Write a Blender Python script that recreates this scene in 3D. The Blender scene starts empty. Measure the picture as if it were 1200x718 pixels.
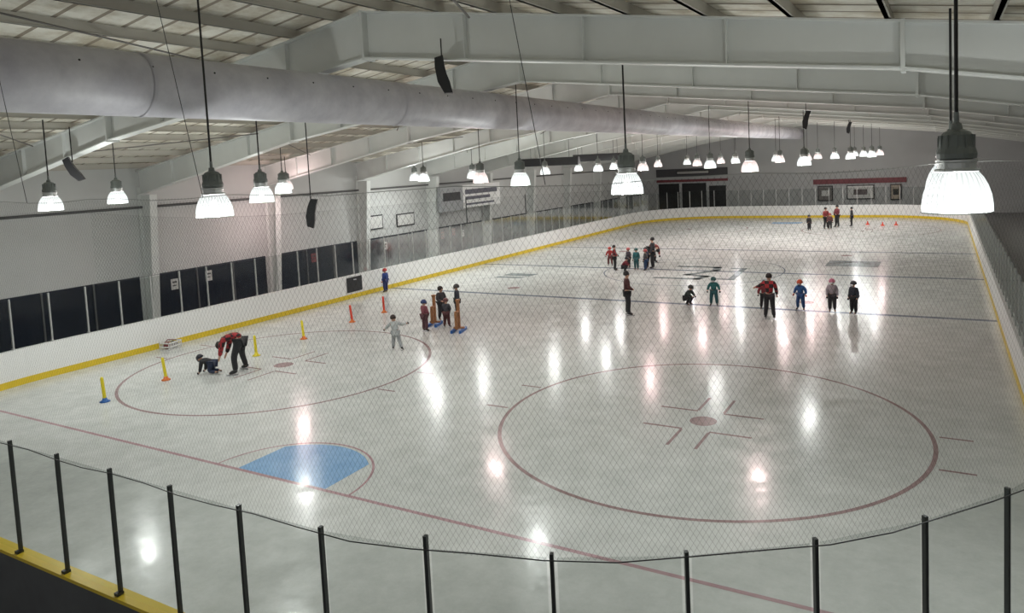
import bpy, bmesh, math, random
from mathutils import Vector, Matrix
random.seed(4)
S=bpy.context.scene
COL=S.collection
# ------------------------------------------------------------------ materials
def _nt(name):
    m=bpy.data.materials.new(name); m.use_nodes=True
    nt=m.node_tree; nt.nodes.clear()
    return m,nt,nt.nodes,nt.links
def M(name,col,rough=.6,metal=0.,var=.12,scale=4.,bump=0.,spec=.5,stretch=(1,1,1),emit=0,plaid=None):
    m,nt,n,l=_nt(name)
    out=n.new('ShaderNodeOutputMaterial'); b=n.new('ShaderNodeBsdfPrincipled')
    tc=n.new('ShaderNodeTexCoord'); mp=n.new('ShaderNodeMapping'); mp.inputs['Scale'].default_value=stretch
    no=n.new('ShaderNodeTexNoise'); no.inputs['Scale'].default_value=scale; no.inputs['Detail'].default_value=4
    mx=n.new('ShaderNodeMixRGB'); mx.inputs[1].default_value=(*[c*(1-var) for c in col],1); mx.inputs[2].default_value=(*[min(1,c*(1+var)) for c in col],1)
    l.new(tc.outputs['Object'],mp.inputs[0]); l.new(mp.outputs[0],no.inputs['Vector']); l.new(no.outputs['Fac'],mx.inputs[0])
    res=mx.outputs[0]
    if plaid:
        ck=n.new('ShaderNodeTexChecker'); ck.inputs['Scale'].default_value=7; l.new(tc.outputs['Object'],ck.inputs['Vector'])
        m2=n.new('ShaderNodeMixRGB'); m2.inputs[2].default_value=(*plaid,1); l.new(ck.outputs['Fac'],m2.inputs[0]); l.new(res,m2.inputs[1]); res=m2.outputs[0]
    l.new(res,b.inputs['Base Color'])
    b.inputs['Roughness'].default_value=rough; b.inputs['Metallic'].default_value=metal; b.inputs['Specular IOR Level'].default_value=spec
    if bump:
        bp=n.new('ShaderNodeBump'); bp.inputs['Strength'].default_value=bump; l.new(no.outputs['Fac'],bp.inputs['Height']); l.new(bp.outputs[0],b.inputs['Normal'])
    if emit:
        b.inputs['Emission Color'].default_value=(*col,1); b.inputs['Emission Strength'].default_value=emit
    l.new(b.outputs[0],out.inputs[0]); return m
def math_node(n,l,op,a,b=None):
    q=n.new('ShaderNodeMath'); q.operation=op
    for i,x in enumerate((a,b)):
        if x is None: continue
        if isinstance(x,(int,float)): q.inputs[i].default_value=x
        else: l.new(x,q.inputs[i])
    return q.outputs[0]
def mat_ice(name,c1,c2):
    m,nt,n,l=_nt(name)
    out=n.new('ShaderNodeOutputMaterial'); b=n.new('ShaderNodeBsdfPrincipled')
    tc=n.new('ShaderNodeTexCoord')
    big=n.new('ShaderNodeTexNoise'); big.inputs['Scale'].default_value=.15; big.inputs['Detail'].default_value=5; big.inputs['Roughness'].default_value=.55
    fine=n.new('ShaderNodeTexNoise'); fine.inputs['Scale'].default_value=1.7; fine.inputs['Detail'].default_value=10; fine.inputs['Roughness'].default_value=.8
    l.new(tc.outputs['Object'],big.inputs['Vector']); l.new(tc.outputs['Object'],fine.inputs['Vector'])
    s=math_node(n,l,'ADD',math_node(n,l,'MULTIPLY',big.outputs['Fac'],.5),math_node(n,l,'MULTIPLY',fine.outputs['Fac'],.5))
    cr=n.new('ShaderNodeValToRGB'); cr.color_ramp.elements[0].position=.38; cr.color_ramp.elements[1].position=.62
    cr.color_ramp.elements[0].color=(*c1,1); cr.color_ramp.elements[1].color=(*c2,1)
    l.new(s,cr.inputs[0]); l.new(cr.outputs[0],b.inputs['Base Color'])
    mr=n.new('ShaderNodeMapRange'); mr.inputs['From Min'].default_value=.42; mr.inputs['From Max'].default_value=.58
    mr.inputs['To Min'].default_value=.11; mr.inputs['To Max'].default_value=.27
    l.new(fine.outputs['Fac'],mr.inputs['Value']); l.new(mr.outputs[0],b.inputs['Roughness'])
    bn=n.new('ShaderNodeTexNoise'); bn.inputs['Scale'].default_value=3; bn.inputs['Detail'].default_value=8; bn.inputs['Roughness'].default_value=.6
    l.new(tc.outputs['Object'],bn.inputs['Vector'])
    bp=n.new('ShaderNodeBump'); bp.inputs['Strength'].default_value=.05; bp.inputs['Distance'].default_value=.05
    l.new(bn.outputs['Fac'],bp.inputs['Height']); l.new(bp.outputs[0],b.inputs['Normal'])
    b.inputs['Specular IOR Level'].default_value=.19
    l.new(b.outputs[0],out.inputs[0]); return m
def mat_glass():
    m,nt,n,l=_nt('clear_glass')
    out=n.new('ShaderNodeOutputMaterial'); t=n.new('ShaderNodeBsdfTransparent'); t.inputs[0].default_value=(.77,.79,.78,1)
    g=n.new('ShaderNodeBsdfGlossy'); g.inputs['Roughness'].default_value=.08; g.inputs[0].default_value=(.9,.95,.95,1)
    lw=n.new('ShaderNodeLayerWeight'); lw.inputs[0].default_value=.25
    mx=n.new('ShaderNodeMixShader'); l.new(math_node(n,l,'MULTIPLY',lw.outputs['Fresnel'],.4),mx.inputs[0])
    l.new(t.outputs[0],mx.inputs[1]); l.new(g.outputs[0],mx.inputs[2]); l.new(mx.outputs[0],out.inputs[0]); return m
def mat_net(name,col,cell,lw,alpha):
    m,nt,n,l=_nt(name)
    out=n.new('ShaderNodeOutputMaterial'); t=n.new('ShaderNodeBsdfTransparent'); d=n.new('ShaderNodeBsdfDiffuse'); d.inputs[0].default_value=(*col,1)
    uv=n.new('ShaderNodeUVMap'); sx=n.new('ShaderNodeSeparateXYZ'); l.new(uv.outputs[0],sx.inputs[0])
    u,v=sx.outputs[0],sx.outputs[1]
    v2=math_node(n,l,'MULTIPLY',v,.62)
    k=1/cell
    def lines(e):
        fr=math_node(n,l,'FRACT',math_node(n,l,'MULTIPLY',e,k))
        return math_node(n,l,'LESS_THAN',fr,lw/cell)
    a=lines(math_node(n,l,'ADD',u,v2)); b=lines(math_node(n,l,'SUBTRACT',u,v2))
    mxx=math_node(n,l,'MULTIPLY',math_node(n,l,'MAXIMUM',a,b),alpha)
    mx=n.new('ShaderNodeMixShader'); l.new(mxx,mx.inputs[0]); l.new(t.outputs[0],mx.inputs[1]); l.new(d.outputs[0],mx.inputs[2]); l.new(mx.outputs[0],out.inputs[0])
    return m
def mat_dome(name,col,st):
    m,nt,n,l=_nt(name)
    out=n.new('ShaderNodeOutputMaterial'); t=n.new('ShaderNodeBsdfTransparent'); e=n.new('ShaderNodeEmission')
    tc=n.new('ShaderNodeTexCoord'); sx=n.new('ShaderNodeSeparateXYZ'); l.new(tc.outputs['Object'],sx.inputs[0])
    an=math_node(n,l,'ARCTAN2',sx.outputs[0],sx.outputs[1])
    w=math_node(n,l,'ABSOLUTE',math_node(n,l,'SINE',math_node(n,l,'MULTIPLY',an,16)))
    w2=math_node(n,l,'ADD',math_node(n,l,'MULTIPLY',w,.45),.52)
    z=math_node(n,l,'ADD',math_node(n,l,'MULTIPLY',sx.outputs[2],-2.0),1.0)
    e.inputs[0].default_value=(*col,1); l.new(math_node(n,l,'MULTIPLY',math_node(n,l,'MULTIPLY',w2,z),st),e.inputs[1])
    mx=n.new('ShaderNodeMixShader'); mx.inputs[0].default_value=.66; l.new(t.outputs[0],mx.inputs[1]); l.new(e.outputs[0],mx.inputs[2]); l.new(mx.outputs[0],out.inputs[0]); return m
def mat_ceiling():
    m,nt,n,l=_nt('ribbed_roof_panel')
    out=n.new('ShaderNodeOutputMaterial'); b=n.new('ShaderNodeBsdfPrincipled'); tc=n.new('ShaderNodeTexCoord')
    sx=n.new('ShaderNodeSeparateXYZ'); l.new(tc.outputs['Object'],sx.inputs[0])
    fr=math_node(n,l,'FRACT',math_node(n,l,'MULTIPLY',sx.outputs[1],1/.61))
    ln=math_node(n,l,'LESS_THAN',fr,.14)
    no=n.new('ShaderNodeTexNoise'); no.inputs['Scale'].default_value=1.1; no.inputs['Detail'].default_value=7; no.inputs['Roughness'].default_value=.65; l.new(tc.outputs['Object'],no.inputs['Vector'])
    cr=n.new('ShaderNodeValToRGB'); cr.color_ramp.elements[0].position=.36; cr.color_ramp.elements[1].position=.58
    cr.color_ramp.elements[0].color=(.60,.54,.42,1); cr.color_ramp.elements[1].color=(.93,.91,.82,1); l.new(no.outputs['Fac'],cr.inputs[0])
    mx=n.new('ShaderNodeMixRGB'); mx.inputs[2].default_value=(.26,.21,.15,1); l.new(math_node(n,l,'MULTIPLY',ln,.85),mx.inputs[0]); l.new(cr.outputs[0],mx.inputs[1])
    l.new(mx.outputs[0],b.inputs['Base Color']); b.inputs['Roughness'].default_value=.7
    l.new(b.outputs[0],out.inputs[0]); return m
def mat_duct():
    m,nt,n,l=_nt('duct_fabric_metal')
    out=n.new('ShaderNodeOutputMaterial'); b=n.new('ShaderNodeBsdfPrincipled'); tc=n.new('ShaderNodeTexCoord')
    no=n.new('ShaderNodeTexNoise'); no.inputs['Scale'].default_value=1.1; no.inputs['Detail'].default_value=8; no.inputs['Roughness'].default_value=.65; l.new(tc.outputs['Object'],no.inputs['Vector'])
    cr=n.new('ShaderNodeValToRGB'); cr.color_ramp.elements[0].position=.3; cr.color_ramp.elements[1].position=.65
    cr.color_ramp.elements[0].color=(.42,.41,.46,1); cr.color_ramp.elements[1].color=(.64,.63,.67,1); l.new(no.outputs['Fac'],cr.inputs[0])
    l.new(cr.outputs[0],b.inputs['Base Color']); b.inputs['Roughness'].default_value=.5
    bp=n.new('ShaderNodeBump'); bp.inputs['Strength'].default_value=.3; l.new(no.outputs['Fac'],bp.inputs['Height']); l.new(bp.outputs[0],b.inputs['Normal'])
    l.new(b.outputs[0],out.inputs[0]); return m
MICE=mat_ice('rink_ice',(.48,.50,.48),(.67,.69,.67))
MRED=mat_ice('ice_paint_red',(.25,.17,.17),(.42,.31,.31))
MGOAL=mat_ice('ice_paint_goal_red',(.36,.22,.24),(.54,.39,.41))
MBLUEL=mat_ice('ice_paint_line_blue',(.13,.16,.21),(.25,.28,.33))
MCREASE=mat_ice('ice_paint_crease_blue',(.18,.34,.56),(.28,.47,.70))
MLOGO=mat_ice('ice_paint_grey',(.13,.16,.17),(.27,.31,.31))
MGLASS=mat_glass()
MNET=mat_net('net_cord',(.10,.11,.11),.052,.0030,.56)
MNETL=mat_net('net_cord_side',(.16,.17,.17),.10,.009,.65)
MCEIL=mat_ceiling(); MDUCT=mat_duct()
MSTEEL=M('painted_steel',(.74,.76,.74),.5,var=.08,scale=1.5)
MPURL=M('painted_purlin',(.48,.46,.41),.55,var=.15,scale=1)
MWALL=M('wall_paint',(.60,.61,.60),.75,var=.07,scale=.8)
MFAR=M('far_wall_paint',(.54,.55,.55),.8,var=.10,scale=.7)
MRW=M('side_wall_grey_paint',(.52,.52,.51),.8,var=.12,scale=.7)
MFLOOR=M('rubber_floor',(.30,.30,.30),.7,var=.2)
MBOARD=M('board_plastic_white',(.80,.81,.80),.35,var=.04,scale=1)
MYEL=M('board_plastic_yellow',(.72,.52,.03),.35,var=.1,scale=3)
MOUT=M('board_outer_shaded',(.09,.095,.10),.6,var=.2)  # near-black tone puts the shade on the boards' outer face into its colour
MBLACK=M('matte_black',(.015,.015,.017),.5)
MDKWIN=M('dark_window',(.022,.028,.042),.15,var=.3)
MPOSTD=M('dark_aluminium',(.045,.05,.05),.4,metal=.5)
MPOSTL=M('light_aluminium',(.45,.46,.45),.4,metal=.4)
MMULL=M('mullion_grey',(.16,.165,.17),.4,metal=.3)
MHOUS=M('lamp_housing',(.17,.19,.18),.45,metal=.2)
MCOLLAR=M('lamp_collar_metal',(.60,.62,.61),.35,metal=.5)
MCORD=M('black_rod',(.012,.012,.012),.5)
MDOME=mat_dome('lit_ribbed_glass',(.94,1,.98),1.75)
MDOMEP=mat_dome('lit_ribbed_glass_rose',(1,.84,.80),1.75)
MREDP=M('red_paint',(.22,.05,.06),.5)
MWHITE=M('white_panel',(.7,.7,.68),.5)
MDGREY=M('dark_grey_paint',(.08,.08,.085),.6)
# ------------------------------------------------------------------ mesh helpers
class MB:
    def __init__(s): s.v=[];s.f=[]
    def box(s,x0,x1,y0,y1,z0,z1):
        b=len(s.v); s.v+=[(x,y,z) for z in (z0,z1) for x,y in ((x0,y0),(x1,y0),(x1,y1),(x0,y1))]
        s.f+=[tuple(b+i for i in q) for q in ((0,3,2,1),(4,5,6,7),(0,1,5,4),(1,2,6,5),(2,3,7,6),(3,0,4,7))]; return s
    def obox(s,c,ax,ay,hx,hy,z0,z1):
        b=len(s.v)
        for z in (z0,z1):
            for i,j in ((-1,-1),(1,-1),(1,1),(-1,1)): s.v.append((c[0]+ax[0]*hx*i+ay[0]*hy*j,c[1]+ax[1]*hx*i+ay[1]*hy*j,z))
        s.f+=[tuple(b+i for i in q) for q in ((0,3,2,1),(4,5,6,7),(0,1,5,4),(1,2,6,5),(2,3,7,6),(3,0,4,7))]; return s
    def prism_y(s,poly,y0,y1):
        b=len(s.v);k=len(poly)
        s.v+=[(x,y0,z) for x,z in poly]+[(x,y1,z) for x,z in poly]
        s.f.append(tuple(b+i for i in range(k))); s.f.append(tuple(b+k+i for i in reversed(range(k))))
        for i in range(k): j=(i+1)%k; s.f.append((b+i,b+k+i,b+k+j,b+j))
        return s
    def lathe(s,prof,n=24,c=(0,0,0),cap=True):
        b=len(s.v);k=len(prof)
        for i in range(n):
            a=2*math.pi*i/n
            for r,z in prof: s.v.append((c[0]+r*math.cos(a),c[1]+r*math.sin(a),c[2]+z))
        for i in range(n):
            j=(i+1)%n
            for q in range(k-1): s.f.append((b+i*k+q,b+j*k+q,b+j*k+q+1,b+i*k+q+1))
        if cap:
            s.f.append(tuple(b+i*k for i in reversed(range(n)))); s.f.append(tuple(b+i*k+k-1 for i in range(n)))
        return s
    def tube(s,p0,p1,r,n=8):
        p0=Vector(p0);p1=Vector(p1);d=(p1-p0).normalized();a=d.orthogonal().normalized();c=d.cross(a);b=len(s.v)
        for p in (p0,p1):
            for i in range(n):
                t=2*math.pi*i/n; s.v.append(tuple(p+(a*math.cos(t)+c*math.sin(t))*r))
        for i in range(n): j=(i+1)%n; s.f.append((b+i,b+j,b+n+j,b+n+i))
        s.f.append(tuple(b+i for i in reversed(range(n)))); s.f.append(tuple(b+n+i for i in range(n))); return s
    def ell(s,c,r,n=12,m=8,z0=-1.,bas=None):
        b=len(s.v); lo=math.asin(z0)
        for i in range(m+1):
            t=lo+(math.pi/2-lo)*i/m
            for j in range(n):
                a=2*math.pi*j/n; p=Vector((r[0]*math.cos(t)*math.cos(a),r[1]*math.cos(t)*math.sin(a),r[2]*math.sin(t)))
                if bas: p=bas@p
                s.v.append(tuple(Vector(c)+p))
        for i in range(m):
            for j in range(n): k=(j+1)%n; s.f.append((b+i*n+j,b+i*n+k,b+(i+1)*n+k,b+(i+1)*n+j))
        s.f.append(tuple(b+j for j in reversed(range(n)))); return s
    def obj(s,name,mat,parent=None,smooth=False,loc=(0,0,0)):
        me=bpy.data.meshes.new(name); me.from_pydata([tuple(v) for v in s.v],[],s.f); me.update()
        if mat: me.materials.append(mat)
        if smooth: me.polygons.foreach_set('use_smooth',[True]*len(me.polygons))
        o=bpy.data.objects.new(name,me); COL.objects.link(o); o.location=loc
        if parent: o.parent=parent
        return o
def empty(name,loc=(0,0,0),rz=0):
    o=bpy.data.objects.new(name,None); o.location=loc; o.rotation_euler=(0,0,rz); o.empty_display_size=.2; COL.objects.link(o); return o
def tag(o,label,cat,group=None):
    o['label']=label; o['category']=cat
    if group: o['group']=group
    return o
def struct(o): o['kind']='structure'; return o
# ------------------------------------------------------------------ people
_m={}
PLAID={(.14,.014,.018)}
def cmat(col,rough=.7):
    k=tuple(round(c,3) for c in col)
    if k not in _m: _m[k]=M('cloth_%d'%len(_m),(.36,.022,.028) if k in PLAID else col,rough,var=.25,scale=9,bump=.2,plaid=(.02,.010,.012) if k in PLAID else None)
    return _m[k]
SKIN=M('skin_tone',(.52,.31,.22),.55,var=.08,scale=12)
SKATE=M('skate_boot',(.02,.02,.022),.4)
BLADE=M('skate_blade',(.5,.5,.52),.25,metal=.9)
EYE=M('eye_dark',(.02,.015,.012),.3)
LIPS=M('lips',(.35,.12,.1),.5)
_h={}
def helm(c):
    if c not in _h: _h[c]=M('helmet_shell_%d'%len(_h),c,.3)
    return _h[c]
def skin(name,V,E,R,mat,parent,sub=1,root=0):
    me=bpy.data.meshes.new('tmp'); me.from_pydata([tuple(v) for v in V],E,[]); me.update()
    o=bpy.data.objects.new('tmp',me); COL.objects.link(o)
    mo=o.modifiers.new('s','SKIN'); mo.use_smooth_shade=True; mo.branch_smoothing=.3
    for i,r in enumerate(R):
        me.skin_vertices[0].data[i].radius=(r,r) if not isinstance(r,tuple) else r
        me.skin_vertices[0].data[i].use_root=(i==root)
    sb=o.modifiers.new('u','SUBSURF'); sb.levels=sub; sb.render_levels=sub
    dg=bpy.context.evaluated_depsgraph_get(); ev=o.evaluated_get(dg)
    nm=bpy.data.meshes.new_from_object(ev); nm.name=name
    bpy.data.objects.remove(o); bpy.data.meshes.remove(me)
    nm.materials.clear(); nm.materials.append(mat)
    nm.polygons.foreach_set('use_smooth',[True]*len(nm.polygons))
    q=bpy.data.objects.new(name,nm); COL.objects.link(q); q.parent=parent; return q
BASE=dict(pel=(0,0,.53),wai=(0,0,.62),che=(0,0,.73),nec=(0,0,.825),jaw=(0,.012,.875),hed=(0,.008,.92),cro=(0,0,.955),
 shL=(-.10,0,.79),elL=(-.135,-.01,.64),wrL=(-.145,.05,.50),haL=(-.145,.07,.45),
 shR=(.10,0,.79),elR=(.135,-.01,.64),wrR=(.145,.05,.50),haR=(.145,.07,.45),
 hiL=(-.055,0,.50),knL=(-.065,.02,.28),anL=(-.07,0,.065),toL=(-.08,.10,.035),
 hiR=(.055,0,.50),knR=(.065,.02,.28),anR=(.07,0,.065),toR=(.08,.10,.035))
POSE={
 'stand':{},
 'hands_front':dict(elL=(-.14,.02,.63),wrL=(-.07,.12,.58),haL=(-.03,.14,.57),elR=(.14,.02,.63),wrR=(.07,.12,.58),haR=(.03,.14,.57),anL=(-.09,0,.065),anR=(.09,0,.065),toL=(-.11,.10,.035),toR=(.11,.1,.035)),
 'wide':dict(elL=(-.17,0,.66),wrL=(-.20,.06,.55),haL=(-.21,.08,.50),elR=(.17,0,.66),wrR=(.20,.06,.55),haR=(.21,.08,.50),knL=(-.09,.04,.28),anL=(-.10,0,.065),toL=(-.13,.09,.035),knR=(.09,.04,.28),anR=(.10,0,.065),toR=(.13,.09,.035),che=(0,.03,.73),nec=(0,.04,.82),jaw=(0,.065,.865),hed=(0,.065,.91),cro=(0,.06,.95),shL=(-.1,.03,.78),shR=(.1,.03,.78)),
 'walk':dict(wai=(-.01,.02,.62),che=(-.03,.05,.73),nec=(-.045,.08,.82),jaw=(-.05,.10,.865),hed=(-.055,.105,.91),cro=(-.06,.105,.95),shL=(-.14,.06,.77),shR=(.06,.06,.79),elL=(-.24,.08,.68),wrL=(-.31,.14,.60),haL=(-.34,.17,.57),elR=(.19,.05,.72),wrR=(.31,.09,.74),haR=(.36,.11,.74),
   knL=(-.08,.10,.30),anL=(-.10,.08,.065),toL=(-.12,.18,.035),knR=(.10,-.02,.28),anR=(.17,-.14,.09),toR=(.20,-.06,.035)),
 'reach':dict(elL=(-.20,.06,.70),wrL=(-.28,.16,.66),haL=(-.31,.19,.64),elR=(.14,.02,.64),wrR=(.15,.1,.52),haR=(.15,.12,.48),anL=(-.09,0,.065),anR=(.09,0,.065)),
 'bend':dict(pel=(0,-.10,.52),wai=(0,-.04,.60),che=(0,.08,.60),nec=(0,.18,.52),jaw=(0,.21,.475),hed=(0,.23,.445),cro=(0,.25,.41),
   shL=(-.1,.13,.56),elL=(-.12,.16,.41),wrL=(-.10,.20,.29),haL=(-.09,.22,.24),shR=(.1,.13,.56),elR=(.12,.16,.41),wrR=(.10,.20,.29),haR=(.09,.22,.24),
   hiL=(-.06,-.10,.49),knL=(-.12,-.04,.28),anL=(-.16,-.08,.065),toL=(-.19,.02,.035),hiR=(.06,-.10,.49),knR=(.12,-.04,.28),anR=(.16,-.08,.065),toR=(.19,.02,.035)),
 'crouch':dict(pel=(0,-.10,.26),wai=(0,-.06,.34),che=(0,.02,.44),nec=(0,.07,.52),jaw=(0,.10,.56),hed=(0,.105,.61),cro=(0,.10,.65),
   shL=(-.1,.05,.49),elL=(-.13,.12,.38),wrL=(-.09,.20,.32),haL=(-.07,.23,.30),shR=(.1,.05,.49),elR=(.13,.12,.38),wrR=(.09,.20,.32),haR=(.07,.23,.30),
   hiL=(-.06,-.08,.25),knL=(-.10,.11,.28),anL=(-.09,-.02,.065),toL=(-.10,.08,.035),hiR=(.06,-.08,.25),knR=(.10,.11,.28),anR=(.09,-.02,.065),toR=(.10,.08,.035)),
 'crawl':dict(pel=(0,-.12,.30),wai=(0,-.03,.31),che=(0,.08,.34),nec=(0,.17,.38),jaw=(0,.215,.38),hed=(0,.235,.42),cro=(0,.235,.46),
   shL=(-.1,.13,.35),elL=(-.12,.16,.19),wrL=(-.12,.19,.07),haL=(-.12,.24,.04),shR=(.1,.13,.35),elR=(.12,.16,.19),wrR=(.12,.19,.07),haR=(.12,.24,.04),
   hiL=(-.06,-.12,.28),knL=(-.08,-.06,.085),anL=(-.08,-.26,.07),toL=(-.08,-.33,.055),hiR=(.06,-.12,.28),knR=(.08,-.06,.085),anR=(.08,-.26,.07),toR=(.08,-.33,.055)),
}
BONES=[('pel','wai'),('wai','che'),('che','nec'),('nec','jaw'),('jaw','hed'),('hed','cro'),('che','shL'),('shL','elL'),('elL','wrL'),('wrL','haL'),('che','shR'),('shR','elR'),('elR','wrR'),('wrR','haR'),
 ('pel','hiL'),('hiL','knL'),('knL','anL'),('anL','toL'),('pel','hiR'),('hiR','knR'),('knR','anR'),('anR','toR')]
RAD=dict(pel=.065,wai=.062,che=.072,nec=.032,jaw=.042,hed=.058,cro=.042,sh=.038,el=.025,wr=.018,ha=.020,hi=.05,kn=.034,an=.024,to=.022)
def rad(k): return RAD[k] if k in RAD else RAD[k[:2]]
def person(loc,face,H,pose,jacket,pants,label,head=('hair',(.03,.02,.02)),kid=False,boot=None,group=None,detail=True,gloves=None,skirt=None):
    J={k:Vector(v) for k,v in BASE.items()}
    for k,v in POSE[pose].items(): J[k]=Vector(v)
    hs=1.28 if kid else 1.0
    if kid:
        n=J['nec'].copy()
        for k in ('jaw','hed','cro'): J[k]=n+(J[k]-n)*1.12
    J={k:v*H for k,v in J.items()}
    root=empty('person',(loc[0],loc[1],0),math.atan2(-face[0],face[1]))
    tag(root,label,'person',group)
    fw=(J['cro']-J['nec']).normalized(); fwd=Vector((0,1,0)); fwd=(fwd-fw*fwd.dot(fw)); 
    if fwd.length<.3: fwd=Vector((0,0,-1)); fwd=fwd-fw*fwd.dot(fw)
    if pose=='bend': fwd=Vector((0,-.3,-1)); fwd=fwd-fw*fwd.dot(fw)
    fwd.normalize(); side=fwd.cross(fw)
    keys=list(J); V=[J[k] for k in keys]; ix={k:i for i,k in enumerate(keys)}
    R=[rad(k)*H*(hs if k in('jaw','hed','cro') else 1)*(1.12 if kid and k not in('jaw','hed','cro') else 1) for k in keys]
    E=[(ix[a],ix[b]) for a,b in BONES]
    def addv(p,r,par): V.append(p);R.append(r);E.append((par,len(V)-1));return len(V)-1
    hr=rad('hed')*H*hs
    addv(J['hed']+fwd*hr*1.15-fw*hr*.25,hr*.16,ix['hed'])
    for sgn in(-1,1): addv(J['hed']+side*sgn*hr*1.1-fw*hr*.2,hr*.14,ix['hed'])
    if not gloves:
        for s_,sg in(('L',-1),('R',1)):
            d=(J['ha'+s_]-J['wr'+s_]).normalized(); sd=d.cross(Vector((0,1,0))); 
            if sd.length<.2: sd=d.cross(Vector((0,0,1)))
            sd.normalize(); cr=d.cross(sd)
            for i,ln in enumerate((.036,.042,.039,.03)):
                a=addv(J['ha'+s_]+sd*(i-1.5)*.011*H+d*ln*.55*H,.0052*H,ix['ha'+s_]); addv(V[a]+(d*.8+cr*.5)*ln*.5*H,.0045*H,a)
            addv((J['ha'+s_]+J['wr'+s_])/2+sd*-.03*H+d*.012*H,.0055*H,ix['wr'+s_])
    skin('body',V,E,R,SKIN,root,1,ix['pel'])
    kk=['pel','wai','che','nec','shL','elL','wrL','shR','elR','wrR']; jx={k:i for i,k in enumerate(kk)}
    jr=dict(pel=.082,wai=.080,che=.090,nec=.047,sh=.054,el=.040,wr=.031)
    f=1.30 if kid else 1.05
    P=[J[k] for k in kk]; P[0]=J['pel']+(J['wai']-J['pel'])*.1
    skin('jacket',P,[(jx[a],jx[b]) for a,b in BONES if a in jx and b in jx],[(jr[k] if k in jr else jr[k[:2]])*H*f for k in kk],cmat(jacket),root,1,0)
    kk=['pel','hiL','knL','anL','hiR','knR','anR']; jx={k:i for i,k in enumerate(kk)}
    jr=dict(pel=.078,hi=.064,kn=.048,an=.038)
    skin('trousers',[J[k] for k in kk],[(jx[a],jx[b]) for a,b in BONES if a in jx and b in jx],[(jr[k] if k in jr else jr[k[:2]])*H*f for k in kk],cmat(pants),root,1,0)
    for s_ in 'LR':
        a,t=J['an'+s_],J['to'+s_]
        hp=a+(a-t).normalized()*.03*H; hp.z=min(hp.z,a.z)-.01*H
        b=skin('skate',[a+Vector((0,0,.035*H if pose!='crawl' else 0)),a,t,hp],[(0,1),(1,2),(1,3)],[.036*H,.036*H,.026*H,.025*H],boot or SKATE,root,1,1)
        if pose!='crawl':
            d=(t-a); d.z=0; d.normalize(); m_=(a+t)/2
            MB().obox((m_.x,m_.y),(d.x,d.y),(-d.y,d.x),.085*H,.0035*H+.001,.004,.024*H).obj('blade',BLADE,b)
        if gloves:
            h_=J['ha'+s_]
            MB().ell(h_,(.030*H,.030*H,.034*H),8,6).obj('glove',cmat(gloves),root,True)
    bas=Matrix((side,fwd,fw)).transposed()
    hc=J['hed']+fw*.008*H
    if head[0]=='helmet':
        h=MB().ell(hc-fwd*.1*hr,(hr*1.28,hr*1.4,hr*1.3),14,8,-.25,bas).obj('helmet',helm(head[1]),root,True)
        if detail: MB().ell(hc+fwd*hr*1.05-fw*hr*.55,(hr*.75,hr*.35,hr*.55),10,6,-.9,bas).obj('face_cage',BLADE,h,True)
    else:
        MB().ell(hc-fwd*.22*hr,(hr*1.14,hr*1.16,hr*1.2),14,8,-.45,bas).obj('hair' if head[0]=='hair' else 'knit_hat',cmat(head[1]),root,True)
    if detail:
        for sg in(-1,1): MB().ell(J['hed']+fwd*hr*.95+side*sg*hr*.38+fw*hr*.05,(hr*.13,)*3,8,6).obj('eye',EYE,root,True)
        MB().ell(J['hed']+fwd*hr*.92-fw*hr*.55,(hr*.28,hr*.1,hr*.07),8,6,bas=bas).obj('mouth',LIPS,root,True)
    if skirt:
        c=J['pel']; MB().lathe([(.075*H,.06*H),(.11*H,-.02*H),(.13*H,-.08*H)],16,c,False).obj('skirt',cmat(skirt),root,True)
    return root
BLK=(.012,.012,.015); DRED=(.14,.014,.018); RED=(.35,.03,.03); NAVY=(.015,.025,.06)
person((-7.45,4.95),(-.85,-.35),1.95,'bend',DRED,BLK,'adult in red and black plaid jacket bending over a crawling child',('hair',(.02,.015,.012)))
person((-8.2,4.55),(-.9,-.3),1.15,'crawl',BLK,NAVY,'child in dark clothes on hands and knees on the ice',('helmet',(.02,.02,.03)),True,gloves=BLK)
person((-4.4,8.8),(-.5,.75),1.15,'walk',(.46,.48,.48),(.38,.40,.41),'child in pale grey snow clothes skating with arms out',('hair',(.04,.025,.02)),True,gloves=(.1,.1,.1),skirt=(.46,.48,.48))
person((-5.15,11.3),(.3,.9),1.15,'hands_front',(.22,.06,.08),(.10,.04,.05),'child in red and grey checked jacket beside wooden frame',('helmet',(.03,.05,.15)),True,gloves=BLK)
person((-4.75,12.1),(-.3,.9),1.08,'hands_front',(.05,.05,.06),(.09,.03,.03),'child in dark jacket holding wooden skating frame',('helmet',(.10,.03,.03)),True,gloves=BLK)
person((-5.8,13.2),(.9,-.3),1.3,'hands_front',(.03,.03,.035),BLK,'child in black jacket facing the group',('hair',(.02,.015,.01)),True)
person((-5.6,14.0),(-.6,-.6),1.25,'stand',(.03,.035,.05),BLK,'child in dark coat standing with small group',('helmet',(.04,.04,.04)),True,gloves=BLK)
person((.9,16.0),(.8,.5),1.72,'hands_front',(.07,.02,.02),BLK,'adult in dark maroon jacket and black trousers watching',('hat',(.02,.02,.02)))
person((2.5,18.5),(.9,-.2),1.15,'crouch',(.02,.03,.03),BLK,'child in dark clothes crouching low on the ice',('helmet',(.02,.02,.02)),True,gloves=BLK)
person((3.5,18.6),(.2,-.9),1.15,'wide',(.02,.13,.13),(.015,.08,.09),'child in teal snowsuit standing with knees bent',('helmet',(.03,.10,.10)),True,gloves=BLK)
person((6.0,16.8),(-.15,.95),1.68,'reach',DRED,BLK,'adult in plaid jacket reaching one arm to a child',('hair',(.015,.012,.01)))
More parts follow.
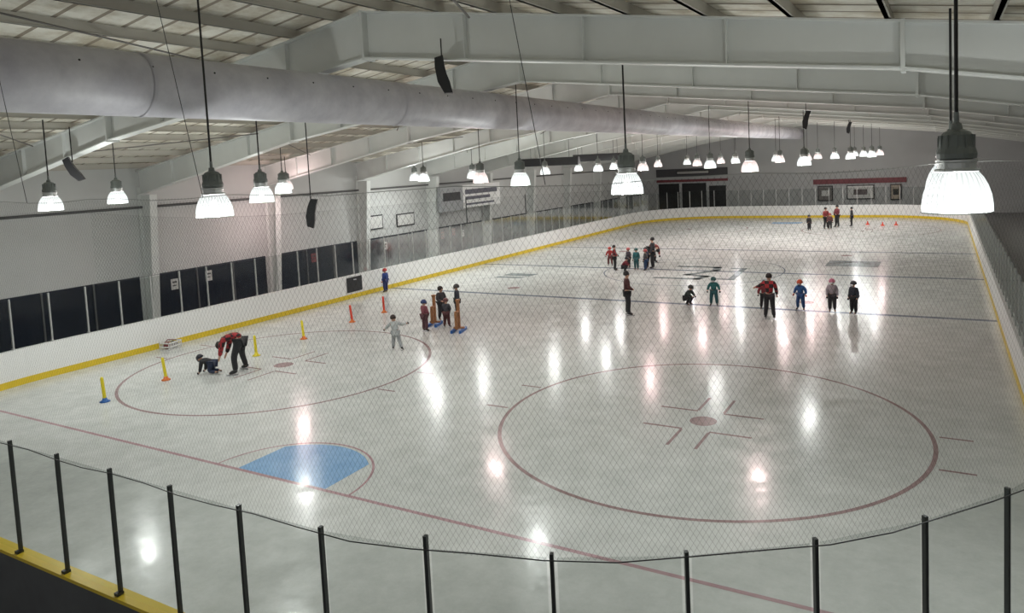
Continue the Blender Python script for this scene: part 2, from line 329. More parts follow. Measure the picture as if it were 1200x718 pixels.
person((5.45,18.5),(.4,-.9),1.10,'wide',(.20,.03,.04),BLK,'child in red jacket beside the adult with arm out',('helmet',(.05,.05,.06)),True,gloves=BLK)
person((6.75,18.7),(-.2,-.95),1.14,'wide',(.02,.09,.26),(.02,.07,.20),'child in blue snowsuit with orange red helmet',('helmet',(.60,.10,.04)),True,gloves=(.4,.05,.04))
person((7.85,18.7),(.1,-.98),1.2,'stand',(.36,.32,.35),(.03,.03,.035),'child in grey jacket with pink helmet and black trousers',('helmet',(.60,.20,.30)),True,gloves=BLK)
person((8.6,18.5),(-.5,-.8),1.18,'stand',(.02,.025,.04),BLK,'child in dark navy snowsuit',('helmet',(.03,.03,.04)),True,gloves=BLK)
G='skating class at centre ice'
for (x,y,h,ps,jc,pc,hd,kd,fc) in [(-5.0,28.0,1.05,'wide',RED,(.12,.03,.03),('helmet',(.45,.05,.04)),True,(.3,-.9)),
  (-4.0,26.3,1.4,'hands_front',DRED,BLK,('hair',BLK),False,(.7,.2)),(-3.6,27.3,1.1,'stand',(.05,.04,.05),BLK,('helmet',(.5,.1,.1)),True,(-.4,-.7)),
  (-3.3,26.0,1.12,'crouch',(.16,.02,.03),BLK,('helmet',BLK),True,(.9,.2)),(-2.95,26.8,1.15,'stand',(.02,.12,.13),(.02,.09,.1),('helmet',(.03,.1,.1)),True,(0,-1)),
  (-2.65,27.6,1.12,'wide',(.02,.03,.06),BLK,('helmet',(.05,.05,.05)),True,(-.6,-.6)),(-2.35,26.6,1.12,'stand',(.05,.05,.055),(.02,.05,.12),('helmet',(.35,.06,.06)),True,(-.9,0)),
  (-2.2,27.3,1.72,'stand',(.03,.03,.035),BLK,('hair',BLK),False,(-.9,-.1)),(-2.9,29.2,1.76,'bend',(.25,.03,.03),BLK,('hair',BLK),False,(.8,-.4))]:
    person((x,y),fc,h,ps,jc,pc,'%s in %s jacket standing in a skating class'%('child' if kd else 'adult','red' if jc[0]>.1 else ('teal' if jc[1]>.1 else 'dark')),hd,kd,group=G,detail=False,gloves=BLK)
for (x,y,h,ps,jc,pc,hd,kd,fc) in [(2.7,47.4,1.15,'stand',BLK,BLK,('helmet',BLK),True,(.5,-.5)),(3.7,48.7,1.65,'hands_front',(.20,.03,.03),BLK,('hair',BLK),False,(.5,-.5)),
  (4.05,48.2,1.2,'stand',(.1,.03,.03),BLK,('helmet',(.3,.05,.05)),True,(0,-1)),(4.35,50.0,1.72,'hands_front',(.16,.03,.04),BLK,('hair',BLK),False,(-.5,-.5)),(5.3,50.7,1.5,'stand',(.03,.03,.035),BLK,('hair',BLK),False,(-.9,0))]:
    person((x,y),fc,h,ps,jc,pc,'%s in %s jacket standing near the end boards'%('child' if kd else 'adult','red' if jc[0]>.05 else 'black'),hd,kd,group='skaters near the end boards',detail=False,gloves=BLK)
person((-12.45,17.6),(-.9,0),1.15,'stand',(.02,.05,.22),(.02,.03,.12),'child in blue jacket standing against the boards',('helmet',(.45,.05,.05)),True,gloves=(.3,.03,.03))
# ------------------------------------------------------------------ rink perimeter
HW,Y0,Y1,RC=12.98,-4.72,58.5,7.1
PX0=.67
def make_path():
    pts=[]
    def line(a,b,nrm,n):
        for i in range(n): t=i/n; pts.append((a[0]+(b[0]-a[0])*t,a[1]+(b[1]-a[1])*t,nrm[0],nrm[1]))
    def arc(cx,cy,a0,n=18):
        for i in range(n):
            a=a0+math.pi/2*i/n; pts.append((cx+RC*math.cos(a),cy+RC*math.sin(a),math.cos(a),math.sin(a)))
    line((PX0,Y0),(HW-RC,Y0),(0,-1),3); arc(HW-RC,Y0+RC,-math.pi/2)
    line((HW,Y0+RC),(HW,Y1-RC),(1,0),20); arc(HW-RC,Y1-RC,0)
    line((HW-RC,Y1),(-HW+RC,Y1),(0,1),6); arc(-HW+RC,Y1-RC,math.pi/2)
    line((-HW,Y1-RC),(-HW,Y0+RC),(-1,0),20); arc(-HW+RC,Y0+RC,math.pi)
    line((-HW+RC,Y0),(PX0,Y0),(0,-1),5)
    return pts
PATH=make_path(); NP=len(PATH)
CUM=[0]
for i in range(NP):
    a,b=PATH[i],PATH[(i+1)%NP]; CUM.append(CUM[-1]+math.hypot(b[0]-a[0],b[1]-a[1]))
TOT=CUM[-1]
def at(s):
    s%=TOT
    for i in range(NP):
        if CUM[i+1]>=s: break
    t=(s-CUM[i])/(CUM[i+1]-CUM[i]); a,b=PATH[i],PATH[(i+1)%NP]
    nx=a[2]+(b[2]-a[2])*t; ny=a[3]+(b[3]-a[3])*t; L=math.hypot(nx,ny)
    return (a[0]+(b[0]-a[0])*t,a[1]+(b[1]-a[1])*t,nx/L,ny/L)
def sweep(prof,pts,closed=True):
    mb=MB();k=len(prof);n=len(pts)
    for x,y,nx,ny in pts:
        for o,z in prof: mb.v.append((x+nx*o,y+ny*o,z))
    for i in range(n if closed else n-1):
        j=(i+1)%n
        for q in range(k): r=(q+1)%k; mb.f.append((i*k+q,j*k+q,j*k+r,i*k+r))
    if not closed:
        mb.f.append(tuple(range(k))); mb.f.append(tuple((n-1)*k+q for q in reversed(range(k))))
    return mb
boards=empty('rink_boards',(0,0,0)); tag(boards,'white rink boards with yellow kick plate around the ice','rink boards')
sweep([(0,.2),(0,1.05),(.04,1.05),(.04,.2)],PATH).obj('board_panel',MBOARD,boards)
sweep([(.05,0),(.05,1.05),(.14,1.05),(.14,0)],PATH).obj('outer_panel',MOUT,boards)
sweep([(-.012,0),(-.012,.2),(.04,.2),(.04,0)],PATH).obj('kick_plate',MYEL,boards)
NEARP=[at(s) for s in [i*.6 for i in range(-24,16)]]
sweep([(-.01,1.052),(-.01,1.085),(.16,1.085),(.16,1.052)],PATH).obj('cap_rail',MBOARD,boards)
c=sweep([(-.015,1.05),(-.015,1.095),(.165,1.095),(.165,1.05)],NEARP,False).obj('cap_rail',MYEL,boards); c['label']='yellow cap rail'
g=empty('board_gate',(-12.96,16.0,0)); tag(g,'black hatch panel set in the white rink boards','gate')
MB().box(0,.02,-.5,.5,.3,1.0).obj('gate_panel',MBLACK,g); MB().box(.02,.05,-.1,.1,.85,.9).obj('latch',BLADE,g)
NPOST=int(round(TOT/1.125)); ds=TOT/NPOST
for k in range(NPOST):
    s=k*ds; x,y,nx,ny=at(s); near=y<1.5
    h=2.62+(.08 if k==6 else 0)
    e=empty('glass_barrier_section',(0,0,0)); tag(e,'rink glass section with dark metal post on yellow rail' if near else 'rink glass section with light metal post on boards','glass barrier','rink glass sections')
    w=.0165 if near else .022
    MB().obox((x+nx*.08,y+ny*.08),(-ny,nx),(nx,ny),w,.022,1.096,h).obox((x+nx*.10,y+ny*.10),(-ny,nx),(nx,ny),.035,.04,1.096,1.13).obj('support_post',MPOSTD if near else MPOSTL,e)
    a=at(s+.045);b=at(s+ds-.045)
    mb=MB(); mb.v=[(a[0]+a[2]*.075,a[1]+a[3]*.075,1.096),(b[0]+b[2]*.075,b[1]+b[3]*.075,1.096),(b[0]+b[2]*.075,b[1]+b[3]*.075,2.58),(a[0]+a[2]*.075,a[1]+a[3]*.075,2.58)]
    mb.f=[(0,1,2,3)]
    mb.obj('glass_pane',MGLASS,e)
# ------------------------------------------------------------------ netting
def net(name,pts,zb,zt,mat,label,toprope=True):
    mb=MB(); n=len(pts); us=[0]
    for i in range(1,n): us.append(us[-1]+math.hypot(pts[i][0]-pts[i-1][0],pts[i][1]-pts[i-1][1]))
    for i,p in enumerate(pts):
        x=p[0]+p[2]*.15; y=p[1]+p[3]*.15
        mb.v+=[(x,y,zb),(x,y,zt(i) if callable(zt) else zt)]
    mb.f=[(2*i,2*i+2,2*i+3,2*i+1) for i in range(n-1)]
    o=mb.obj(name,mat); uvl=o.data.uv_layers.new(name='UVMap')
    for lp in o.data.loops:
        vi=lp.vertex_index; uvl.data[lp.index].uv=(us[vi//2],mb.v[vi][2])
    tag(o,label,'netting')
    for zz in (0,1):
        r=MB()
        for i in range(0,n-1):
            a=Vector(mb.v[2*i+zz]);b=Vector(mb.v[2*i+2+zz]); sag=.02*math.sin(i*1.7)
            r.tube(a+Vector((0,0,sag)),b+Vector((0,0,.02*math.sin((i+1)*1.7))),.006 if zz==0 else .003,5)
        r.obj('rope',MBLACK if zz==0 or toprope else MPOSTL,o)
    return o
net('safety_net',[at(s) for s in [i*.6 for i in range(-26,29)]],2.6,5.75,MNET,'fine diamond mesh safety netting above the end glass',False)
net('safety_net',[(HW,y,1,0) for y in (3.6,8,16,24,32,40,50)],2.6,5.2,MNETL,'fine mesh safety netting above the long side glass')
for xa,xb in ((2.0,1.2),(5.2,4.5),(8.6,8.2)):
    ya=-4.95 if xa<6 else -4.3
    o=MB().tube((xa,ya,5.75),(xb,ya,9.2-.154*abs(xb-1.4)),.0035,5).obj('net_hanger_rope',MPOSTD); tag(o,'thin slanted rope holding the end netting to the roof','rope','ropes holding the end netting')
LP=[(-HW,y,-1,0) for y in (4.2,6.5,8.7,12,16,20,25,30,35,40,45,50)]
zs=[5.0,4.65,4.45,4.3,4.2,4.15,4.05,3.9,3.75,3.6,3.45,3.3]
net('safety_net',LP,2.6,lambda i:zs[i],MNETL,'pale diamond mesh safety netting above the side boards')
for y,h in ((26.0,4.1),(33.0,3.9)):
    o=MB().lathe([(.07,-.035),(.06,.0),(.035,.02),(.03,h),(.0,h+.01)],10).obj('net_pole',MPOSTD,None,True,(-13.25,y,0)); tag(o,'dark metal pole holding up the side netting','pole','poles for the side netting')
# ------------------------------------------------------------------ ice and markings
mb=MB(); mb.v=[(x-nx*.013,y-ny*.013,0) for x,y,nx,ny in PATH]+[(x-nx*.013,y-ny*.013,-.03) for x,y,nx,ny in PATH]; mb.f=[tuple(range(NP)),tuple(reversed(range(NP,2*NP)))]
ice=mb.obj('ice_sheet',MICE); tag(ice,'glossy grey white ice surface with painted hockey markings','ice')
ZM=[.0015]
def flat(polys,name,mat,label=None):
    mb=MB(); ZM[0]+=.00008
    for P in polys:
        b=len(mb.v); mb.v+=[(x,y,ZM[0]) for x,y in P]; mb.f.append(tuple(range(b,b+len(P))))
    o=mb.obj(name,mat,ice)
    if label:o['label']=label
    return o
def ring(cx,cy,r,w,a0=0,a1=2*math.pi,n=96):
    out=[]
    for i in range(n):
        a=a0+(a1-a0)*i/n;b=a0+(a1-a0)*(i+1)/n
        out.append([(cx+(r-w/2)*math.cos(a),cy+(r-w/2)*math.sin(a)),(cx+(r+w/2)*math.cos(a),cy+(r+w/2)*math.sin(a)),(cx+(r+w/2)*math.cos(b),cy+(r+w/2)*math.sin(b)),(cx+(r-w/2)*math.cos(b),cy+(r-w/2)*math.sin(b))])
    return out
def disc(cx,cy,r,n=32): return [[(cx+r*math.cos(2*math.pi*i/n),cy+r*math.sin(2*math.pi*i/n)) for i in range(n)]]
def rect(x0,x1,y0,y1): return [[(x0,y0),(x1,y0),(x1,y1),(x0,y1)]]
def stroke(pts,w):
    out=[]
    for (x0,y0),(x1,y1) in zip(pts[:-1],pts[1:]):
        L=math.hypot(x1-x0,y1-y0); nx,ny=-(y1-y0)/L*w/2,(x1-x0)/L*w/2; ex,ey=(x1-x0)/L*w/2,(y1-y0)/L*w/2
        out.append([(x0-ex+nx,y0-ey+ny),(x0-ex-nx,y0-ey-ny),(x1+ex-nx,y1+ey-ny),(x1+ex+nx,y1+ey+ny)])
    return out
def halfw(y):
    if y<Y0+RC: return HW-RC+math.sqrt(max(0,RC**2-(Y0+RC-y)**2))
    if y>Y1-RC: return HW-RC+math.sqrt(max(0,RC**2-(y-Y1+RC)**2))
    return HW
for y,w,nm,mt in ((0,.085,'goal_line',MGOAL),(54.26,.085,'goal_line',MGOAL),(18.62,.28,'blue_line',MBLUEL),(35.6,.28,'blue_line',MBLUEL),(27.13,.28,'centre_line',MBLUEL)):
    h=halfw(y)-.03; flat(rect(-h,h,y-w/2,y+w/2),nm,mt)
for cx in (-6.7,6.7):
    for cy in (6.1,48.16):
        P=ring(cx,cy,4.57,.085)+disc(cx,cy,.30)
        for sx in(-1,1):
            for sy in(-1,1):
                x0=cx+sx*.30;y0=cy+sy*.60
                P+=rect(min(x0,x0+sx*.9),max(x0,x0+sx*.9),y0-.04,y0+.04)
                P+=rect(x0-.035,x0+.035,min(y0+sy*.04,y0+sy*1.0),max(y0+sy*.04,y0+sy*1.0))
            for sy in(-1,1):
                x0=cx+sx*4.62; yy=cy+sy*.85
                P+=rect(min(x0,x0+sx*.6),max(x0,x0+sx*.6),yy-.035,yy+.035)
        flat(P,'faceoff_circle',MRED,'dull red painted face-off circle')
    for cy in (20.2,34.0): flat(disc(cx,cy,.3),'faceoff_dot',MRED)
flat(ring(0,27.13,4.57,.06),'centre_circle',MBLUEL)
for gy,sg in ((0,1),(54.26,-1)):
    P=[(x*1.22,gy+sg*.045) for x in(-1,1)]+[(1.74*math.cos(a),gy+sg*1.74*math.sin(a)) for a in [math.radians(46+i*88/16) for i in range(17)]]
    flat([P],'goal_crease',MCREASE,'pale blue painted goal crease')
    flat(ring(0,gy,1.83,.05,0,sg*math.pi,40),'crease_outline',MGOAL)
flat(stroke([(-1.0,24.6),(1.0,24.6),(1.2,25.4),(.2,25.8),(1.2,27.3),(1.0,28.4),(-1.0,28.4)],.42)+stroke([(1.9,24.8),(2.6,24.8),(2.4,28.2),(1.9,28.2)],.32),'ice_emblem',MLOGO)
flat(rect(6.1,8.6,29.9,31.9),'ice_emblem',MLOGO)
flat([[(-9.5,22.8),(-7.9,22.8),(-7.7,23.2),(-9.4,23.2)],[(-9.4,23.5),(-7.7,23.5),(-7.6,24.3),(-9.3,24.3)]],'ice_emblem',MLOGO)
# ------------------------------------------------------------------ room shell
FY0,FY1=-13.,62.8; XL,XR,XRG=-16.2,19.0,1.4
SL=.154
def zbt(x): return 9.1-SL*abs(x-XRG)
struct(MB().box(XL-.2,XR+.2,FY0,FY1+.2,-.25,-.035).obj('floor',MFLOOR))
struct(MB().box(XL-.2,XL,FY0,FY1,-.035,zbt(XL)+.2).obj('wall_left',MWALL))
struct(MB().box(XR,XR+.2,FY0,FY1,-.035,zbt(XR)+.2).obj('wall_right',MRW))
struct(MB().prism_y([(XL-.2,-.035),(XR+.2,-.035),(XR+.2,zbt(XR)+.15),(XRG,9.25),(XL-.2,zbt(XL)+.15)],FY1,FY1+.2).obj('wall_far',MFAR))
struct(MB().prism_y([(XL-.3,zbt(XL-.3)+.22),(XRG,9.32),(XR+.3,zbt(XR+.3)+.22),(XR+.3,zbt(XR+.3)+.3),(XRG,9.42),(XL-.3,zbt(XL-.3)+.3)],FY0,FY1+.2).obj('ceiling',MCEIL))
FR=[-6.2]+[1.8+6.1*k for k in range(0,10)]
for i,y in enumerate([-4.3]+FR[1:]):
    o=struct(MB().box(XL,XL+.04,y+.35,y+5.75,0.05,2.24).obj('window_%d'%(i+1),MDKWIN))
    for q in (1.8,3.6): struct(MB().box(XL+.04,XL+.07,y+.35+q-.03,y+.35+q+.03,.05,2.24).obj('trim_%d'%(i*4+int(q)),MMULL))
for i,(a,b,c1,c2) in enumerate(((-14.4,-12.2,.6,3.2),(-11.9,-9.4,.6,3.2),(-9.1,-7.4,.6,2.9))):
    struct(MB().box(a,b,FY1-.05,FY1,c1,c2).obj('window_%d'%(30+i),MBLACK))
struct(MB().box(-14.6,-7.2,FY1-.10,FY1,3.35,3.6).obj('trim_92',MREDP))
struct(MB().box(-14.6,-7.2,FY1-.12,FY1,3.9,4.7).obj('trim_91',MDGREY))
struct(MB().box(.8,8.6,FY1-.12,FY1,2.75,3.2).obj('trim_90',MREDP))
def poster(name,x0,x1,z0,z1,mt,lab,mi=None,fr=None):
    e=empty(name,((x0+x1)/2,FY1-.13,(z0+z1)/2)); tag(e,lab,'sign')
    w=(x1-x0)/2;h=(z1-z0)/2
    MB().box(-w,w,-.05,.12,-h,h).obj('frame',fr or MBLACK,e); MB().box(-w+.08,w-.08,-.07,-.05,-h+.08,h-.08).obj('sheet',mt,e)
    if mi: MB().box(-w*.5,w*.5,-.075,-.07,-h*.35,h*.4).obj('picture',mi,e)
poster('wall_poster',1.2,2.5,1.2,2.6,M('poster_dark',(.2,.19,.18),.5),'dark framed picture hung under the red trim',MWHITE)
poster('wall_poster',3.7,6.0,1.3,2.6,MWHITE,'white framed sign hung under the red trim',M('poster_art',(.15,.12,.12),.5))
poster('wall_poster',7.3,8.2,1.2,2.6,M('poster_tan',(.45,.38,.3),.5),'tan framed poster hung under the red trim',MBLACK)
poster('wall_banner',-12.4,-9.0,4.1,4.5,M('banner_grey',(.45,.44,.42),.6),'pale banner on the dark fascia of the end wall')
# scoreboard on left wall
sb=empty('scoreboard',(XL+.90,28.3,4.0)); tag(sb,'grey scoreboard with white advertising panel on the side wall','scoreboard')
MB().box(0,.25,-2.3,-.02,-.75,.75).obj('display_case',M('score_grey',(.34,.35,.36),.5),sb)
MB().box(.25,.27,-2.1,-.3,-.1,.4).obj('display_face',MBLACK,sb)
MB().box(0,.25,0,4.4,-.65,.80).obj('advert_panel',M('advert_white',(.85,.85,.84),.5),sb)
a=MB().box(.25,.27,.25,4.0,.2,.5); a.box(.25,.27,.25,3.1,-.15,.05); a.box(.25,.27,.25,3.6,-.5,-.38); a.obj('advert_print',M('print_grey',(.12,.12,.15),.5),sb)
for q in(-1.5,1.5,3.6): MB().box(-.88,0,q-.04,q+.04,-.04,.04).obj('bracket',MPOSTD,sb)
for y0,y1,z0,z1 in ((20.8,21.9,2.7,3.5),(23.1,24.7,2.65,3.4)):
    o=empty('wall_board',(XL+.01,(y0+y1)/2,(z0+z1)/2)); tag(o,'white notice board with dark frame on the side wall','notice board','notice boards on the side wall')
    w=(y1-y0)/2;h=(z1-z0)/2
    MB().box(0,.05,-w,w,-h,h).obj('frame',MBLACK,o); MB().box(.05,.06,-w+.07,w-.07,-h+.07,h-.07).obj('sheet',MWHITE,o)
for y,z,c in ((9.0,1.7,MWHITE),(10.6,1.8,MWHITE),(16.6,1.75,MREDP),(22.0,1.7,MWHITE),(27.4,1.7,MREDP),(28.6,1.8,MREDP),(29.6,1.6,MWHITE)):
    o=empty('window_notice',(XL+.045,y,z)); tag(o,'small paper notice taped on the dark window','notice','paper notices on the windows')
    MB().box(0,.01,-.16,.16,-.22,.22).obj('paper',c,o); MB().box(.01,.014,-.10,.10,.05,.12).box(.01,.014,-.10,.06,-.08,-.03).obj('print',MDGREY,o)
pp=MB().tube((XL+.06,FY0,4.95),(XL+.06,FY1-.1,4.95),.05,10).obj('wall_pipe',M('pipe_grey',(.12,.12,.12),.5),None,True); tag(pp,'dark pipe running along the side wall','pipe')
# ------------------------------------------------------------------ steel frames
def strip(mb,x0,z0,x1,z1,t,y0,y1): mb.prism_y([(x0,z0),(x1,z1),(x1,z1+t),(x0,z0+t)],y0,y1)
def rafter(xa,xb,da,db,name,parent):
    mb=MB(); za,zb=zbt(xa),zbt(xb)
    strip(mb,xa,za-.03,xb,zb-.03,.03,-.15,.15)
    strip(mb,xa,za-da,xb,zb-db,.03,-.15,.15)
    mb.prism_y([(xa,za-da+.03),(xb,zb-db+.03),(xb,zb-.03),(xa,za-.03)],-.012,.012)
    n_=4
    for i in range(1,n_):
        t=i/n_; x=xa+(xb-xa)*t; z=zbt(x); d_=da+(db-da)*t
        mb.box(x-.008,x+.008,-.11,.11,z-d_+.03,z-.03)
    return mb.obj(name,MSTEEL,parent)
for i,y in enumerate(FR):
    e=empty('steel_frame',(0,y,0)); tag(e,'white painted steel portal frame spanning the rink hall','steel frame','steel roof frames')
    rafter(XRG,-7.5,.93,.68,'rafter',e); rafter(-7.5,XL+.02,.68,.95,'rafter',e)
    rafter(XRG,10.95,.93,.66,'rafter',e); rafter(10.95,XR-.02,.66,1.0,'rafter',e)
    for x,dd in ((XRG,.97),(-7.5,.72),(10.95,.70)):
        z=zbt(x); MB().box(x-.03,x+.03,-.17,.17,z-dd,z+.004).obj('splice_plate',MSTEEL,e)
    for sx,xw in ((1,XL),(-1,XR)):
        zt=zbt(xw)
        mb=MB(); zb_=zt-.95
        mb.prism_y([(xw+sx*.03,-.03),(xw+sx*.35,-.03),(xw+sx*.8,zb_),(xw+sx*.03,zb_)],-.012,.012)
        mb.prism_y([(xw+sx*.33,-.03),(xw+sx*.36,-.03),(xw+sx*.82,zb_),(xw+sx*.79,zb_)],-.15,.15)
        mb.prism_y([(xw+sx*.01,-.03),(xw+sx*.04,-.03),(xw+sx*.04,zb_+.3),(xw+sx*.01,zb_+.3)],-.15,.15)
        mb.obj('column',MSTEEL,e)
x=XL+.5
while x<XR:
    if abs(x-XRG)>.2:
        z=zbt(x)+.01
        o=MB().box(-.03,.03,FY0,FY1-.05,z,z+.19).box(-.03,.05,FY0,FY1-.05,z,z+.012).obj('roof_purlin',MPURL,None,False,(x,0,0)); tag(o,'pale steel roof purlin running the hall length','purlin','roof purlins')
    x+=1.26
MROD=M('brace_rod_grey',(.16,.15,.14),.5)
for k in range(0,9):
    y=1.8+6.1*k; f_=k%2
    for xa,xb in ((-13.0,-9.0),(-8.0,-2.5),(4.0,9.5)):
        a_,b_=(xa,xb) if f_==0 else (xb,xa)
        o=MB().tube((a_,y+.17,zbt(a_)-.10),(b_,y+5.93,zbt(b_)-.10),.02,6).obj('brace_rod',MROD); tag(o,'thin diagonal steel brace rod below the roof','brace rod','roof brace rods')
for xa,xb in ((-11,-3.5),(-2.5,-.5),(4,8)):
    o=MB().tube((xa,1.6,zbt(xa)-.10),(xb,-6.0,zbt(xb)-.10),.02,6).obj('brace_rod',MROD); tag(o,'thin diagonal steel brace rod below the roof','brace rod','roof brace rods')
# ------------------------------------------------------------------ duct
d=empty('air_duct',(.32,0,7.46)); tag(d,'long round pale grey ventilation duct hung under the roof ridge','duct')
n=32; mb=MB(); ys=[-12+i*1.0 for i in range(71)]
for y in ys:
    for j in range(n): a=2*math.pi*j/n; mb.v.append((.5*math.cos(a),y,.5*math.sin(a)))
for i in range(len(ys)-1):
    for j in range(n): q=(j+1)%n; mb.f.append((i*n+j,i*n+q,(i+1)*n+q,(i+1)*n+j))
mb.f.append(tuple(range((len(ys)-1)*n,len(ys)*n)))
mb.obj('duct_tube',MDUCT,d,True)
MBAND=M('seam_band_grey',(.52,.51,.56),.5)
for y in [-8.5+6.1*k for k in range(11)]:
    mb=MB()
    for yy in(y-.03,y+.03):
        for j in range(n): a=2*math.pi*j/n; mb.v.append((.512*math.cos(a),yy,.512*math.sin(a)))
    for j in range(n): q=(j+1)%n; mb.f.append((j,q,n+q,n+j))
    mb.obj('seam_band',MBAND,d,True)
mb=MB()
for i in range(60):
    y=-9+i*1.1; a=math.radians(28); mb.ell((.5*math.cos(a),y,.5*math.sin(a)),(.018,.018,.018),8,4)
mb.obj('air_nozzle',MBLACK,d)
# ------------------------------------------------------------------ lamps
BULBM=M('lit_bulb',(1,.98,.95),.5,emit=5)
def lamp_template(mdome,loc):
    e=empty('pendant_lamp',loc)
    MB().lathe([(.272,-.17),(.278,-.16),(.276,-.10),(.265,-.02),(.24,.06),(.205,.13),(.165,.18)],44,cap=False).obj('glass_dome',mdome,e,True)
    MB().lathe([(.268,-.178),(.284,-.178),(.284,-.168),(.268,-.168),(.268,-.178)],40,cap=False).obj('rim',MCOLLAR,e,True)
    MB().lathe([(.165,.18),(.18,.185),(.18,.20),(.15,.21),(.15,.26),(.165,.27),(.165,.285),(.11,.29)],28).obj('collar',MCOLLAR,e)
    h=MB().lathe([(.10,.288),(.155,.295),(.16,.34),(.14,.40),(.125,.50),(.10,.53),(.05,.55),(.04,.60),(.022,.61),(.02,.70)],20)
    for i in range(12):
        a=2*math.pi*i/12; h.obox((.13*math.cos(a),.13*math.sin(a)),(math.cos(a),math.sin(a)),(-math.sin(a),math.cos(a)),.014,.005,.35,.50)
    h.obj('ballast_housing',MHOUS,e)
    MB().ell((0,0,-.01),(.06,.06,.11),12,8).obj('bulb',BULBM,e,True)
    return e
LW=[(11.52,-2.1),(6.65,2.25),(1.35,-1.95),(-2.6,2.3),(-8.2,.5),(-10.2,3.4),(-8.4,8.1),(-13.7,13.0),(.9,8.4),(-3.3,12.7),(-10.5,18.6),(-9.9,21.9),(-13.7,21.9),(-7.5,25.4),(-5.6,28.2),(-9.5,33.7),(-1.7,25.0),
 (-7.4,34.7),(-5.4,37.6),(-5.3,43.7),(-1.8,34.6),(1.9,24.3),(-2.5,42.7),(-3.1,49.1),(5.8,15.2),(1.6,41.3),(3.1,34.7),(6.4,22.3),(3.6,46),(5.2,42.1),(6.7,36.8),(6.4,48.3),(7.4,42.4),(7.2,52.3),(11.50,.6),(3.9,39.3),(-.6,39.3),(2.2,49.4),(5.2,54.5)]
PINK={7,9,16,20,18,24,26,33,35,22,28}
tw=tp=None
for i,(x,y) in enumerate(LW):
    pk=i in PINK
    if pk:
        if tp is None: tp=lamp_template(MDOMEP,(x,y,5.5)); e=tp
        else: e=None
        src=tp
    else:
        if tw is None: tw=lamp_template(MDOME,(x,y,5.5)); e=tw
        else: e=None
        src=tw
    if e is None:
        e=src.copy(); COL.objects.link(e); e.location=(x,y,5.5)
        for c in src.children:
            if c.name.startswith('support_rod') or c.type=='LIGHT': continue
            q=c.copy(); q.parent=e; COL.objects.link(q)
    tag(e,'bell shaped pendant lamp with rosy lit ribbed glass' if pk else 'bell shaped pendant lamp with bright ribbed glass dome','lamp','pendant lamps')
    zt=zbt(x)-.02-5.5
    MB().tube((0,0,.69),(0,0,zt),.016 if i<5 else .014,8).obj('support_rod',MCORD,e)
    L=bpy.data.lights.new('bulb_light','POINT'); L.energy={0:330,34:260}.get(i,520); L.shadow_soft_size=.09
    L.color=(1,.74,.73) if pk else (.97,1,.97)
    lo=bpy.data.objects.new('bulb_light',L); COL.objects.link(lo); lo.parent=e; lo.location=(0,0,-.06)
# ------------------------------------------------------------------ speakers
def speaker(x,y,z,rz,tilt,ztop):
    e=empty('loudspeaker',(x,y,z),rz); tag(e,'slim black loudspeaker hung from the roof steel','loudspeaker','hanging loudspeakers')
    mb=MB()
    prof=[(-.03,-.33),(.12,-.35),(.11,-.15),(.08,.0),(.07,.18),(.08,.35),(-.08,.33),(-.11,.15),(-.11,-.1)]
    c,s=math.cos(tilt),math.sin(tilt); P=[(px*c-pz*s,px*s+pz*c) for px,pz in prof]
    mb.prism_y(P,-.11,.11); mb.obj('cabinet',MBLACK,e)
    MB().box(-.012,.012,-.012,.012,.2,ztop-z).obj('bracket',MCORD,e)
speaker(3.4,1.52,7.62,.6,.15,zbt(3.4)-.5)
speaker(-8.9,1.5,6.35,.9,.45,zbt(-8.9)-.02)
speaker(-1.85,3.1,5.0,.7,-.25,zbt(-1.85)+.15)
speaker(6.9,19.75,7.1,.2,-.3,zbt(6.9)-.02)
speaker(6.5,38.05,7.2,.2,-.3,zbt(6.5)-.02)
for (x,y,z,r_) in ((-9.3,29.4,6.0,-1.35),(-8.6,35.2,6.15,-.95)):
    e=empty('radiant_heater',(x,y,z),r_); tag(e,'long black heater unit hanging under the roof','heater','hanging heaters')
    MB().prism_y([(-.3,-.24),(.3,-.24),(.2,.24),(-.2,.24)],-1.8,1.8).obj('reflector_hood',MBLACK,e)
    for q in(-1.2,1.2): MB().tube((0,q,.1),(0,q,zbt(x+q)-z-.02),.012,6).obj('hanger_rod',MCORD,e)
# ------------------------------------------------------------------ training markers
MMY=M('marker_yellow',(.75,.62,.02),.45); MMR=M('marker_red',(.65,.05,.02),.45); MMB=M('marker_blue',(.02,.12,.4),.45); MMO=M('marker_orange',(.7,.17,.03),.45)
for x,y,a,b,ti,ln in ((-8.6,1.6,MMY,MMB,.10,'yellow training pole on a blue base'),(-8.9,3.6,MMY,MMO,.16,'yellow training pole on an orange base'),(-8.55,6.6,MMY,MMY,.05,'yellow training pole on a yellow base'),(-8.8,8.9,MMY,MMO,.08,'yellow training pole on an orange base'),(-9.1,11.7,MMR,MMO,.12,'red training pole on an orange base'),(-9.1,13.6,MMR,MMO,.03,'red training pole on an orange base')):
    e=empty('training_pole',(x,y,0.003)); tag(e,ln+' standing on the ice','marker pole','training poles on the ice')
    MB().lathe([(.13,.0),(.13,.02),(.07,.05),(.055,.10),(.045,.11)],18).obj('base',b,e,True)
    o=MB().lathe([(.045,.0),(.043,.55),(.03,.60),(.0,.61)],14,cap=False).obj('pole',a,e,True,(0,0,.08)); o.rotation_euler=(0,-ti,0)
WOOD=M('wood_brown',(.30,.13,.05),.6,stretch=(1,1,.2),scale=12)
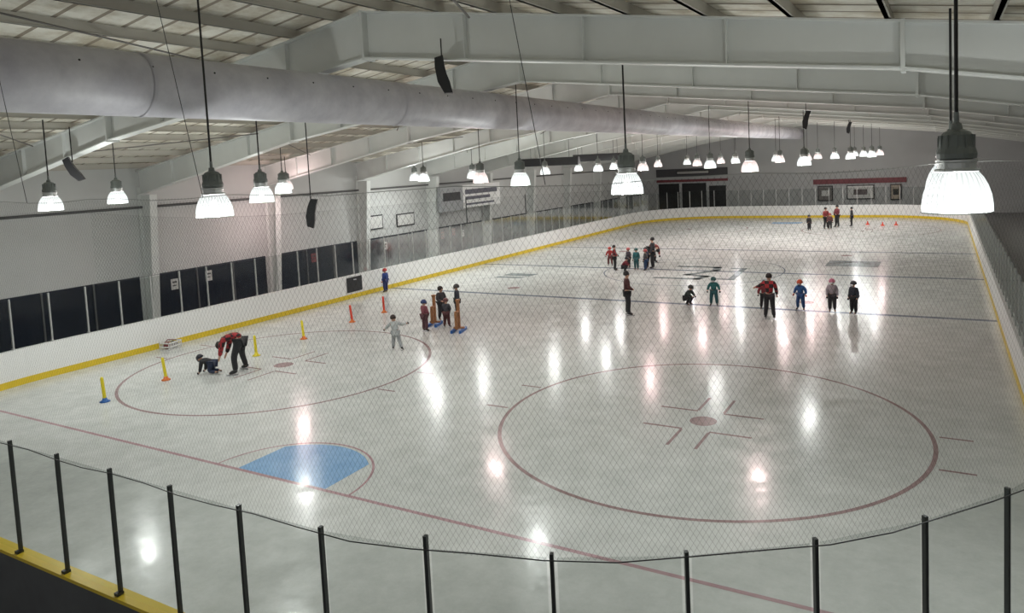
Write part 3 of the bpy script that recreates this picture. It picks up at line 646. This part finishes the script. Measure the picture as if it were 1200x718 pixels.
for x,y in ((-3.95,11.75),(-5.45,12.3)):
    e=empty('skating_frame',(x,y,0.003),.3); tag(e,'brown wooden skating support frame with blue runners','skating aid','skating support frames')
    MB().box(-.05,.05,-.05,.05,.12,1.1).box(-.07,.07,-.07,.07,1.1,1.16).obj('upright',WOOD,e)
    MB().box(-.05,.05,-.32,-.24,.12,.70).obj('brace',WOOD,e)
    MB().box(-.05,.05,-.30,-.05,.70,.76).obj('handle',WOOD,e)
    for sx in(-.16,.16): MB().box(sx-.04,sx+.04,-.42,.32,.0,.10).obj('runner',MMB,e)
    MB().box(-.2,.2,-.06,.06,.10,.15).obj('cross_bar',WOOD,e)
e=empty('equipment_basket',(-12.5,6.2,0.003),.2); tag(e,'small white and red basket with dark contents beside the boards','basket')
mb=MB(); mb.box(-.2,.2,-.28,.28,0,.03)
for i in range(9):
    t=-.28+i*.07
    for sx in(-.2,.2): mb.box(sx-.012,sx+.012,t-.012,t+.012,.03,.26)
for z in(.12,.26): mb.box(-.22,.22,-.30,-.27,z-.02,z+.02); mb.box(-.22,.22,.27,.30,z-.02,z+.02); mb.box(-.22,-.19,-.30,.30,z-.02,z+.02); mb.box(.19,.22,-.30,.30,z-.02,z+.02)
mb.obj('wire_body',MWHITE,e); MB().tube((0,-.28,.26),(0,-.1,.36),.015,6).tube((0,-.1,.36),(0,.28,.26),.015,6).obj('handle',MREDP,e)
MB().ell((0,-.12,.15),(.15,.14,.13),12,8).obj('helmet_inside',MREDP,e,True)
MB().ell((0,.14,.14),(.15,.12,.12),12,8).obj('bag_inside',MBLACK,e,True)
for i,(x,y) in enumerate(((6.3,52.0),(7.4,51.2),(8.3,51.6))):
    o=MB().lathe([(.16,0),(.15,.03),(.06,.1),(.035,.26),(.02,.28),(0,.285)],14,cap=False).obj('small_cone',MMR,None,True,(x,y,0.003)); tag(o,'small red cone on the ice near end boards','cone','small cones')
# ------------------------------------------------------------------ world + camera
w=bpy.data.worlds.new('w'); S.world=w; w.use_nodes=True
w.node_tree.nodes['Background'].inputs[0].default_value=(.88,.88,.88,1); w.node_tree.nodes['Background'].inputs[1].default_value=.32
yaw,pit,rol=-0.5128,0.0739,-0.0475
fw=Vector((math.sin(yaw)*math.cos(pit),math.cos(yaw)*math.cos(pit),-math.sin(pit))); rt=Vector((math.cos(yaw),-math.sin(yaw),0)); up=rt.cross(fw)
r2=rt*math.cos(rol)+up*math.sin(rol); u2=r2.cross(fw)
cd=bpy.data.cameras.new('camera'); cam=bpy.data.objects.new('camera',cd); COL.objects.link(cam)
R3=Matrix((r2,u2,-fw)).transposed(); cam.matrix_world=Matrix.Translation((11.4153,-9.4842,5.9243))@R3.to_4x4()
cd.sensor_width=36; cd.lens=851.2075/1200*36; cd.shift_x=-.02313; cd.shift_y=-.08677; cd.clip_start=.05; cd.clip_end=300
S.camera=cam
S.view_settings.view_transform='Standard'
